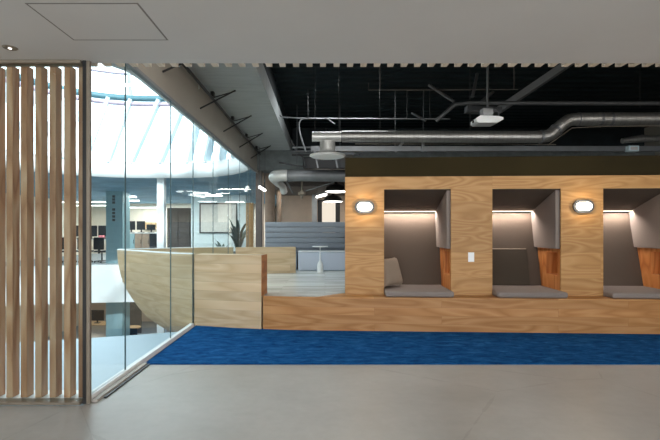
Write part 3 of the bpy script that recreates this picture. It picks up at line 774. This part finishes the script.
# ------------------------------------------------------------------ far end of the deep room
def column(name, px0, px1, Y, z0, z1, mat, label, round_=True):
    c = P((px0 + px1) / 2, 0, Y); r = (px1 - px0) * Y / F / 2
    if round_: o = MB().lathe([(r, z0), (r, z1)], (c.x, c.y, 0), 28).build(name, mat)
    else: o = bx(c.x - r, c.x + r, c.y - r, c.y + r, z0, z1).build(name, mat)
    tag(o, label, 'column'); return o
column('dark_column', 256, 262, 12.25, 0, 3.02, 'dcol', 'dark square column at the far end of the glass wall', False)
column('concrete_column', 265, 275, 13.2, 0, 3.9, 'concol', 'thick round beige concrete column behind the sofa')
column('pipe_column', 276.5, 281.5, 14.6, 0, 2.715, 'concol', 'slimmer beige round column right of the thick one')
column('thin_post', 261.8, 264, 12.9, 0, 4.2, 'beige', 'thin pale post beside the thick beige column')
column('pale_pilaster', 312, 317, 16.4, 0, 2.715, 'grey', 'pale square pier left of the lit window', False)
X0, X1 = P(317.5, 0, 17)[0], P(340, 0, 17)[0]
wn = thing('lit_window', 'tall lit window in a black frame behind the sofa', 'window', ((X0 + X1) / 2, 17.0, 0))
fr = MB(); a0, a1 = P(322, 0, 17)[0], P(335.5, 0, 17)[0]
fr.box(X0 + .003, a0, 16.98, 17.06, .003, 2.555); fr.box(a1, X1 - .003, 16.98, 17.06, .003, 2.555); fr.box(a0, a1, 16.98, 17.06, 2.48, 2.555); fr.box(a0, a1, 16.98, 17.06, .003, .3)
fr.build('frame', 'black', wn); bx(a0, a1, 17.03, 17.05, .3, 2.48).build('pane', 'glow_win', wn)
for (px_, py_, Y, r, lb) in ((336, 191.5, 13.0, .32, 'nearer black dome pendant with a white rim behind the booth corner'), (333, 201.5, 15.0, .32, 'farther black dome pendant in front of the lit window')):
    c = P(px_, py_, Y); pe = thing('pendant_lamp', lb, 'pendant lamp', tuple(c), 'black dome pendants')
    MB().lathe([(r, 0), (r, .03), (r * .92, .10), (r * .7, .17), (r * .3, .21), (.05, .23), (.04, .32)], c, 32).build('shade', 'black', pe)
    MB().lathe([(r * .97, -.014), (r * .99, -.002)], c, 32).build('diffuser', 'glow_tube', pe)
    MB().tube([(c.x, c.y, c.z + .32), (c.x, c.y, 2.715 if Y > 13.5 else 4.24)], .012, 8).build('cord', 'black', pe)
def tube_light(a, b, label, r=.035):
    v = thing('tube_light', label, 'tube light', tuple(a))
    MB().tube([a, b], r, 10).build('tube', 'glow_tube', v)
    up = Vector((0, 0, .06)); MB().bar(Vector(a) + up, Vector(b) + up, .06, .035).build('housing', 'dsteel', v)
    for q in (a, b): MB().tube([Vector(q) + up, (q[0], q[1], 4.24 if q[1] < 13.4 else 2.715)], .005, 6).build('hanger', 'dsteel', v)
tube_light(P(317, 197, 12.8), P(326, 194.5, 12.2), 'short slanting tube light left of the pendants')
tube_light(P(259.5, 187, 11.5), P(265, 190.5, 11.8), 'short tube light beside the dark column')

# ------------------------------------------------------------------ across the atrium
bc = column('teal_column', 110, 126.3, 18.6, -4, 3.0, 'colblue', 'wide teal grey column with a row of small dark square marks', False)
for k, py_ in enumerate((196.5, 199.5, 202.5, 209.5, 213, 216.5, 220)):
    q = P(112.2, py_, 18.25); w_ = .12
    yf = bc.location.y - (126.3 - 110) * 18.6 / F / 2
    bx(q.x, q.x + w_, yf - .008, yf - .001, q.z - .05, q.z + .05).build('marking', 'dsteel', bc)
wc = column('white_post', 158.2, 165, 13.7, -4, 3.0, 'white', 'slim white post standing against the opening edge behind the hull', False)
fin = bx(P(246, 0, 13.2)[0], P(253, 0, 13.2)[0], 13.2, 13.3, 0, 2.2).build('plywood_fin', 'ply'); tag(fin, 'upright pale plywood panel at the far end of the glass wall', 'panel')
pw_ = struct(bx(P(191, 0, 20)[0], P(246, 0, 20)[0], 20.0, 20.15, 0, 3.0), 'wall_offices', 'palewall')
wbx0, wbx1 = P(199.5, 0, 19.95)[0], P(237, 0, 19.95)[0]
bd = thing('framed_board', 'large black framed board on the pale blue wall across the atrium', 'board', ((wbx0 + wbx1) / 2, 19.95, 1.25))
bx(wbx0 + .05, wbx1 - .05, 19.965, 19.99, 1.30, 2.56).build('panel', 'boardp', bd)
fm = MB(); fm.box(wbx0, wbx0 + .05, 19.94, 19.995, 1.25, 2.62); fm.box(wbx1 - .05, wbx1, 19.94, 19.995, 1.25, 2.62)
fm.box(wbx0 + .05, wbx1 - .05, 19.94, 19.995, 1.25, 1.30); fm.box(wbx0 + .05, wbx1 - .05, 19.94, 19.995, 2.56, 2.62)
fm.build('frame', 'black', bd)
struct(bx(-14, -3.4, 26.5, 26.65, 0, 3.0), 'wall_office_back', 'offwall')
cab = thing('dark_interior_cabinet', 'added tall dark cabinet standing in for the dark interior left of the framed board across the atrium', 'cabinet', (P(178, 0, 21)[0], 21.2, 0))  # cabinet shape added where there is only a dark interior
xa, xb = P(167, 0, 21)[0], P(189.5, 0, 21)[0]
bx(xa, xb, 21.02, 21.5, .0, 2.45).build('carcass', 'dcol', cab)
for k in range(2):
    ww = (xb - xa) / 2; dr = bx(xa + ww * k + .01, xa + ww * (k + 1) - .01, 20.99, 21.018, .08, 2.42).build('door', 'dcol', cab)
    bx(xa + ww + (-.07 if k == 0 else .05), xa + ww + (-.05 if k == 0 else .07), 20.965, 20.988, 1.1, 1.35).build('handle', 'steel', dr)
def plant(x, y, h, n, lb, spread):
    p = thing('potted_plant', lb, 'plant', (x, y, 0)); ph = h * .22
    MB().lathe([(.15, .002), (.2, ph), (.17, ph), (.16, ph * .8)], (x, y, 0), 20).build('pot', 'pot', p)
    m = MB(); rnd = random.Random(int(h * 100))
    for k in range(n):
        a = 2 * PI * k / n * 2.4 + rnd.random() * .4; L = h * (.45 + .4 * rnd.random()); up = .5 + .5 * rnd.random()
        pts = []
        for t in (0, .3, .6, .85, 1):
            rr = spread * t ** 1.4; zz = ph * .8 + L * up * (t - .35 * t * t) * 1.25
            pts.append((Vector((x + math.cos(a) * rr, y + math.sin(a) * rr, zz)), .012 + .07 * math.sin(PI * min(1, t * .95 + .03))))
        sd = Vector((-math.sin(a), math.cos(a), 0)); vs = []
        for q, wd in pts: vs += [q - sd * wd, q + sd * wd + Vector((0, 0, .01))]
        m.add(vs, [(2 * i, 2 * i + 1, 2 * i + 3, 2 * i + 2) for i in range(4)], True)
    m.build('foliage', 'leaf', p); MB().tube([(x, y, ph * .8), (x, y, h * .5)], .02, 8).build('stem', 'dcol', p)
plant(P(238, 0, 18.0)[0], 18.0, 2.35, 34, 'tall leafy potted plant in front of the framed board', .45)
plant(P(222, 0, 18.3)[0], 18.3, 1.35, 18, 'short potted plant left of the tall one', .35)

def monitor(x, y, z, w, h, lb, grp):
    m = thing('monitor', lb, 'monitor', (x, y, z), grp)
    bx(x - w / 2, x + w / 2, y - .02, y + .02, z + .12, z + .12 + h, bevel=.008).build('screen', 'screen', m)
    bx(x - .03, x + .03, y + .021, y + .05, z + .02, z + .3).build('stand', 'screen', m)
    bx(x - .13, x + .13, y - .08, y + .1, z + .002, z + .02).build('base', 'screen', m)
def desk(x0, x1, y0, y1, z, lb, top_='white', front=None, base=0):
    d = thing('desk', lb, 'desk', ((x0 + x1) / 2, (y0 + y1) / 2, base))
    bx(x0, x1, y0, y1, z - .035, z).build('table_top', top_, d)
    for sx in (x0 + .05, x1 - .1):
        for sy in (y0 + .05, y1 - .1): bx(sx, sx + .05, sy, sy + .05, base + .002, z - .036).build('leg', 'steel', d)
    if front: bx(x0 + .11, x1 - .11, y0 + .01, y0 + .04, base + .01, z - .037).build('front_panel', front, d)
    return d
OC = None
def office_chair(x, y, base, lb, grp):
    global OC
    if OC is not None: return copy_tree(OC, (x, y, base), lb)
    c = thing('office_chair', lb, 'chair', (x, y, base), grp)
    bx(x - .24, x + .24, y - .23, y + .23, base + .44, base + .52, bevel=.03, seg=3).build('seat', 'screen', c)
    bx(x - .22, x + .22, y - .30, y - .24, base + .56, base + 1.08, bevel=.025, seg=3).build('backrest', 'screen', c)
    bx(x - .03, x + .03, y - .285, y - .2, base + .40, base + .58).build('back_bracket', 'screen', c)
    MB().tube([(x, y, base + .09), (x, y, base + .44)], .03, 10).build('post', 'dsteel', c)
    for k in range(5):
        a = 2 * PI * k / 5; MB().bar((x + .03 * math.cos(a), y + .03 * math.sin(a), base + .08), (x + .3 * math.cos(a), y + .3 * math.sin(a), base + .06), .04, .03).build('leg', 'dsteel', c)
        MB().tube([(x + .28 * math.cos(a), y + .28 * math.sin(a) - .015, base + .03), (x + .28 * math.cos(a), y + .28 * math.sin(a) + .015, base + .03)], .028, 10).build('caster', 'screen', c)
    OC = c; return c
desk(-12.1, -9.4, 19.6, 20.5, .98, 'white standing desk with black monitors left of the teal column')
for k, px_ in enumerate((75, 91, 104.5)):
    monitor(P(px_, 0, 20.1)[0], 20.1, .98, .56, .50, ['black monitor hidden between the slats on the standing desk', 'black monitor beside the glass corner on the standing desk', 'black monitor nearest the teal column on the standing desk'][k], 'monitors on the standing desk')
bg = bx(-10.12, -9.9, 19.62, 19.8, .985, 1.15, bevel=.03).build('pink_bag', 'pink'); tag(bg, 'small pink bag on the standing desk by the teal column', 'bag')
for k, px_ in enumerate((70, 86, 102)):
    office_chair(P(px_, 0, 18.9)[0], 18.9, 0, ['dark office chair behind the last slats at the standing desk', 'dark office chair in front of the middle of the standing desk', 'dark office chair at the standing desk beside the teal column'][k], 'dark office chairs at the standing desk')
cx0, cx1 = P(127.5, 0, 20.5)[0], P(157, 0, 20.5)[0]
ct = thing('storage_counter', 'tall storage counter with blue and timber doors behind the hull', 'counter', ((cx0 + cx1) / 2, 20.8, 0))
bx(cx0, cx1, 20.5, 21.2, .0, 1.24).build('carcass', 'grey', ct); bx(cx0 - .02, cx1 + .02, 20.45, 21.22, 1.241, 1.28).build('worktop', 'white', ct)
for k in range(4):
    w_ = (cx1 - cx0) / 4; dr = bx(cx0 + w_ * k + .01, cx0 + w_ * (k + 1) - .01, 20.475, 20.498, .06, 1.22).build('door', ['colblue', 'concol', 'concol', 'screen'][k], ct)
    bx(cx0 + w_ * (k + 1) - .06, cx0 + w_ * (k + 1) - .04, 20.455, 20.474, .75, .95).build('handle', 'black', dr)
for k, px_ in enumerate((131, 141, 151)):
    monitor(P(px_, 0, 20.85)[0], 20.85, 1.28, .40 if k < 2 else .42, .42 if k < 2 else .26, ['black monitor at the left of the storage counter', 'black monitor in the middle of the storage counter', 'low black monitor at the right of the storage counter'][k], 'monitors on the storage counter')
sh = thing('wall_shelf', 'cream shelf with cardboard boxes above the storage counter', 'shelf', (P(150, 0, 26)[0], 26.2, 1.5))
bx(P(143, 0, 26.2)[0], P(157, 0, 26.2)[0], 26.1, 26.495, 1.5, 1.54).build('board', 'wood_top', sh)
for k, px_ in enumerate((146.5, 150, 153.8)):
    x = P(px_, 0, 26.2)[0]; b_ = bx(x - .095, x + .095, 26.15, 26.4, 1.542, 1.86).build('cardboard_box', 'card'); tag(b_, ['leftmost', 'middle', 'rightmost'][k] + ' cardboard box on the cream shelf across the atrium', 'box', 'boxes on the shelf')
def strip_light(x0, x1, y, z, lb, r=.07):
    v = thing('ceiling_light', lb, 'ceiling light', ((x0 + x1) / 2, y, z), 'linear lights in the far offices')
    bx(x0, x1, y - r, y + r, z - .05, z - .02).build('diffuser', 'glow_tube', v); bx(x0, x1, y - r * .9, y + r * .9, z - .0195, z + .03).build('housing', 'white', v)
    for xx in (x0 + .2, x1 - .2): MB().tube([(xx, y, z + .03), (xx, y, 2.998)], .006, 6).build('hanger', 'steel', v)
for (p0, p1, py_, Y, lb) in ((60, 108, 201.5, 21, 'long linear light left of the teal column'), (60, 109, 205, 24, 'long linear light farther back left of the teal column'),
                             (127.5, 136, 196.5, 19.5, 'short linear light just right of the teal column'), (127.5, 139, 200, 20.5, 'linear light below the short one right of the teal column'),
                             (127.5, 157, 207, 25, 'long linear light nearest the cream back wall'), (193, 208, 192.5, 17.5, 'linear light above the framed board at its left'),
                             (206, 222, 195.2, 18.5, 'linear light above the middle of the framed board'), (226, 244, 201.5, 19.6, 'linear light above the right end of the framed board')):
    strip_light(P(p0, 0, Y)[0], P(p1, 0, Y)[0], Y, P(0, py_, Y)[2], lb)
# lower floor
ld_ = desk(P(80, 0, 20.5)[0], P(108, 0, 20.5)[0], 20.5, 21.3, -3.02, 'timber topped desk with beige front on the floor below', 'wood_top', 'beige', -4)
monitor(P(97, 0, 20.9)[0], 20.9, -3.02, .66, .5, 'black monitor on the timber desk on the floor below', None)
rt = thing('round_table', 'round timber table on the floor below beside the teal column', 'table', (P(131, 0, 20.6)[0], 20.6, -4))
c = P(131, 0, 20.6); MB().lathe([(.42, -3.2), (.43, -3.18), (.43, -3.15)], (c.x, c.y, 0), 32).build('table_top', 'wood_top', rt)
MB().lathe([(.25, -3.998), (.24, -3.97), (.04, -3.94), (.04, -3.2)], (c.x, c.y, 0), 20).build('pedestal', 'screen', rt)
office_chair(P(135, 0, 19.6)[0], 19.6, -4, 'dark office chair in front of the round table on the floor below', None)
pn = bx(P(128, 0, 23)[0], P(141, 0, 23)[0], 23, 23.08, -3.998, -2.3).build('grey_screen', 'dcol'); tag(pn, 'dark grey screen behind the round table on the floor below', 'screen')

# ------------------------------------------------------------------ light
wd = bpy.data.worlds.new('World'); S.world = wd; wd.use_nodes = True
wd.node_tree.nodes['Background'].inputs[0].default_value = (.93, .975, 1, 1); wd.node_tree.nodes['Background'].inputs[1].default_value = 4.6
def area(name, loc, rot, sx, sy, e, col=(1, 1, 1)):
    l = bpy.data.lights.new(name, 'AREA'); l.shape = 'RECTANGLE'; l.size = sx; l.size_y = sy; l.energy = e; l.color = col
    o = bpy.data.objects.new(name, l); COL.objects.link(o); o.location = loc; o.rotation_euler = rot; return o
area('rear_window_daylight', (1.5, -5.95, 1.45), (PI / 2, 0, 0), 12.5, 2.2, 380, (.97, .98, 1))
for k, (x, y) in enumerate(((-9.5, 19.2), (-9.5, 22.6), (-9.5, 25.2), (-5.0, 18.2), (-5.0, 24.5))):
    area('office_linear_lamp', (x, y, 2.93), (0, 0, 0), 3.4, .1, 150, (1, .95, .88))
area('lower_floor_fill', (-8, 21.5, -.5), (0, 0, 0), 8, 4, 170, (1, .94, .86))  # added fill panel hidden above the fascia, brightens the lower floor
for x, y in ((-.9, 14.2), (.3, 15.8)): area('deep_room_lamp', (x, y, 2.70), (0, 0, 0), 1.2, .1, 15, (1, .92, .82))
for x in (-.8, .8, 3.2, 5.6): area('hidden_front_fill', (x, 4.0, 3.5), (math.radians(38), 0, 0), .9, .12, 13, (1, .95, .88))  # added unseen lamps behind the bulkhead, brightening booths and carpet
area('platform_fill', (.4, 8.6, 4.2), (0, 0, 0), 1.4, .2, 40, (.94, .98, 1))  # added fill light that brightens the platform from above
po = area('roof_portal', (-5, 8.6, 6.7), (0, 0, 0), 6.4, 10.4, 1); po.data.cycles.is_portal = True
sl = bpy.data.lights.new('sun', 'SUN'); sl.energy = 5; sl.angle = math.radians(3); so_ = bpy.data.objects.new('sun', sl); COL.objects.link(so_)
so_.rotation_euler = Vector((-3, 5.5, -3.2)).to_track_quat('-Z', 'Y').to_euler()
for k, (x, y) in enumerate(((-2.4, .3), (-.2, .6), (2.2, .6), (4.4, .6), (1.1, 2.3), (3.6, 2.3))):
    l = bpy.data.lights.new('downlight_lamp', 'SPOT'); l.energy = 30; l.spot_size = math.radians(120); l.spot_blend = .8; l.shadow_soft_size = .08; l.color = (1, .92, .82)
    o = bpy.data.objects.new('downlight_lamp', l); COL.objects.link(o); o.location = (x, y, 2.66)

# ------------------------------------------------------------------ camera and view
cd = bpy.data.cameras.new('camera'); cd.sensor_width = 36; cd.lens = F / 660 * 36; cd.shift_x = 5 / 660; cd.shift_y = 11 / 660
cd.clip_start = .05; cd.clip_end = 200
co = bpy.data.objects.new('camera', cd); COL.objects.link(co); co.location = (0, 0, H); co.rotation_euler = (PI / 2, 0, 0); S.camera = co
S.view_settings.view_transform = 'Standard'; S.view_settings.look = 'None'; S.view_settings.exposure = 0; S.view_settings.gamma = 1
S.view_settings.use_curve_mapping = False
S.cycles.use_denoising = True; S.cycles.max_bounces = 8; S.cycles.diffuse_bounces = 5; S.cycles.transparent_max_bounces = 16
S.cycles.caustics_reflective = False; S.cycles.caustics_refractive = False
for o in S.objects:
    if '_w' in o: del o['_w']
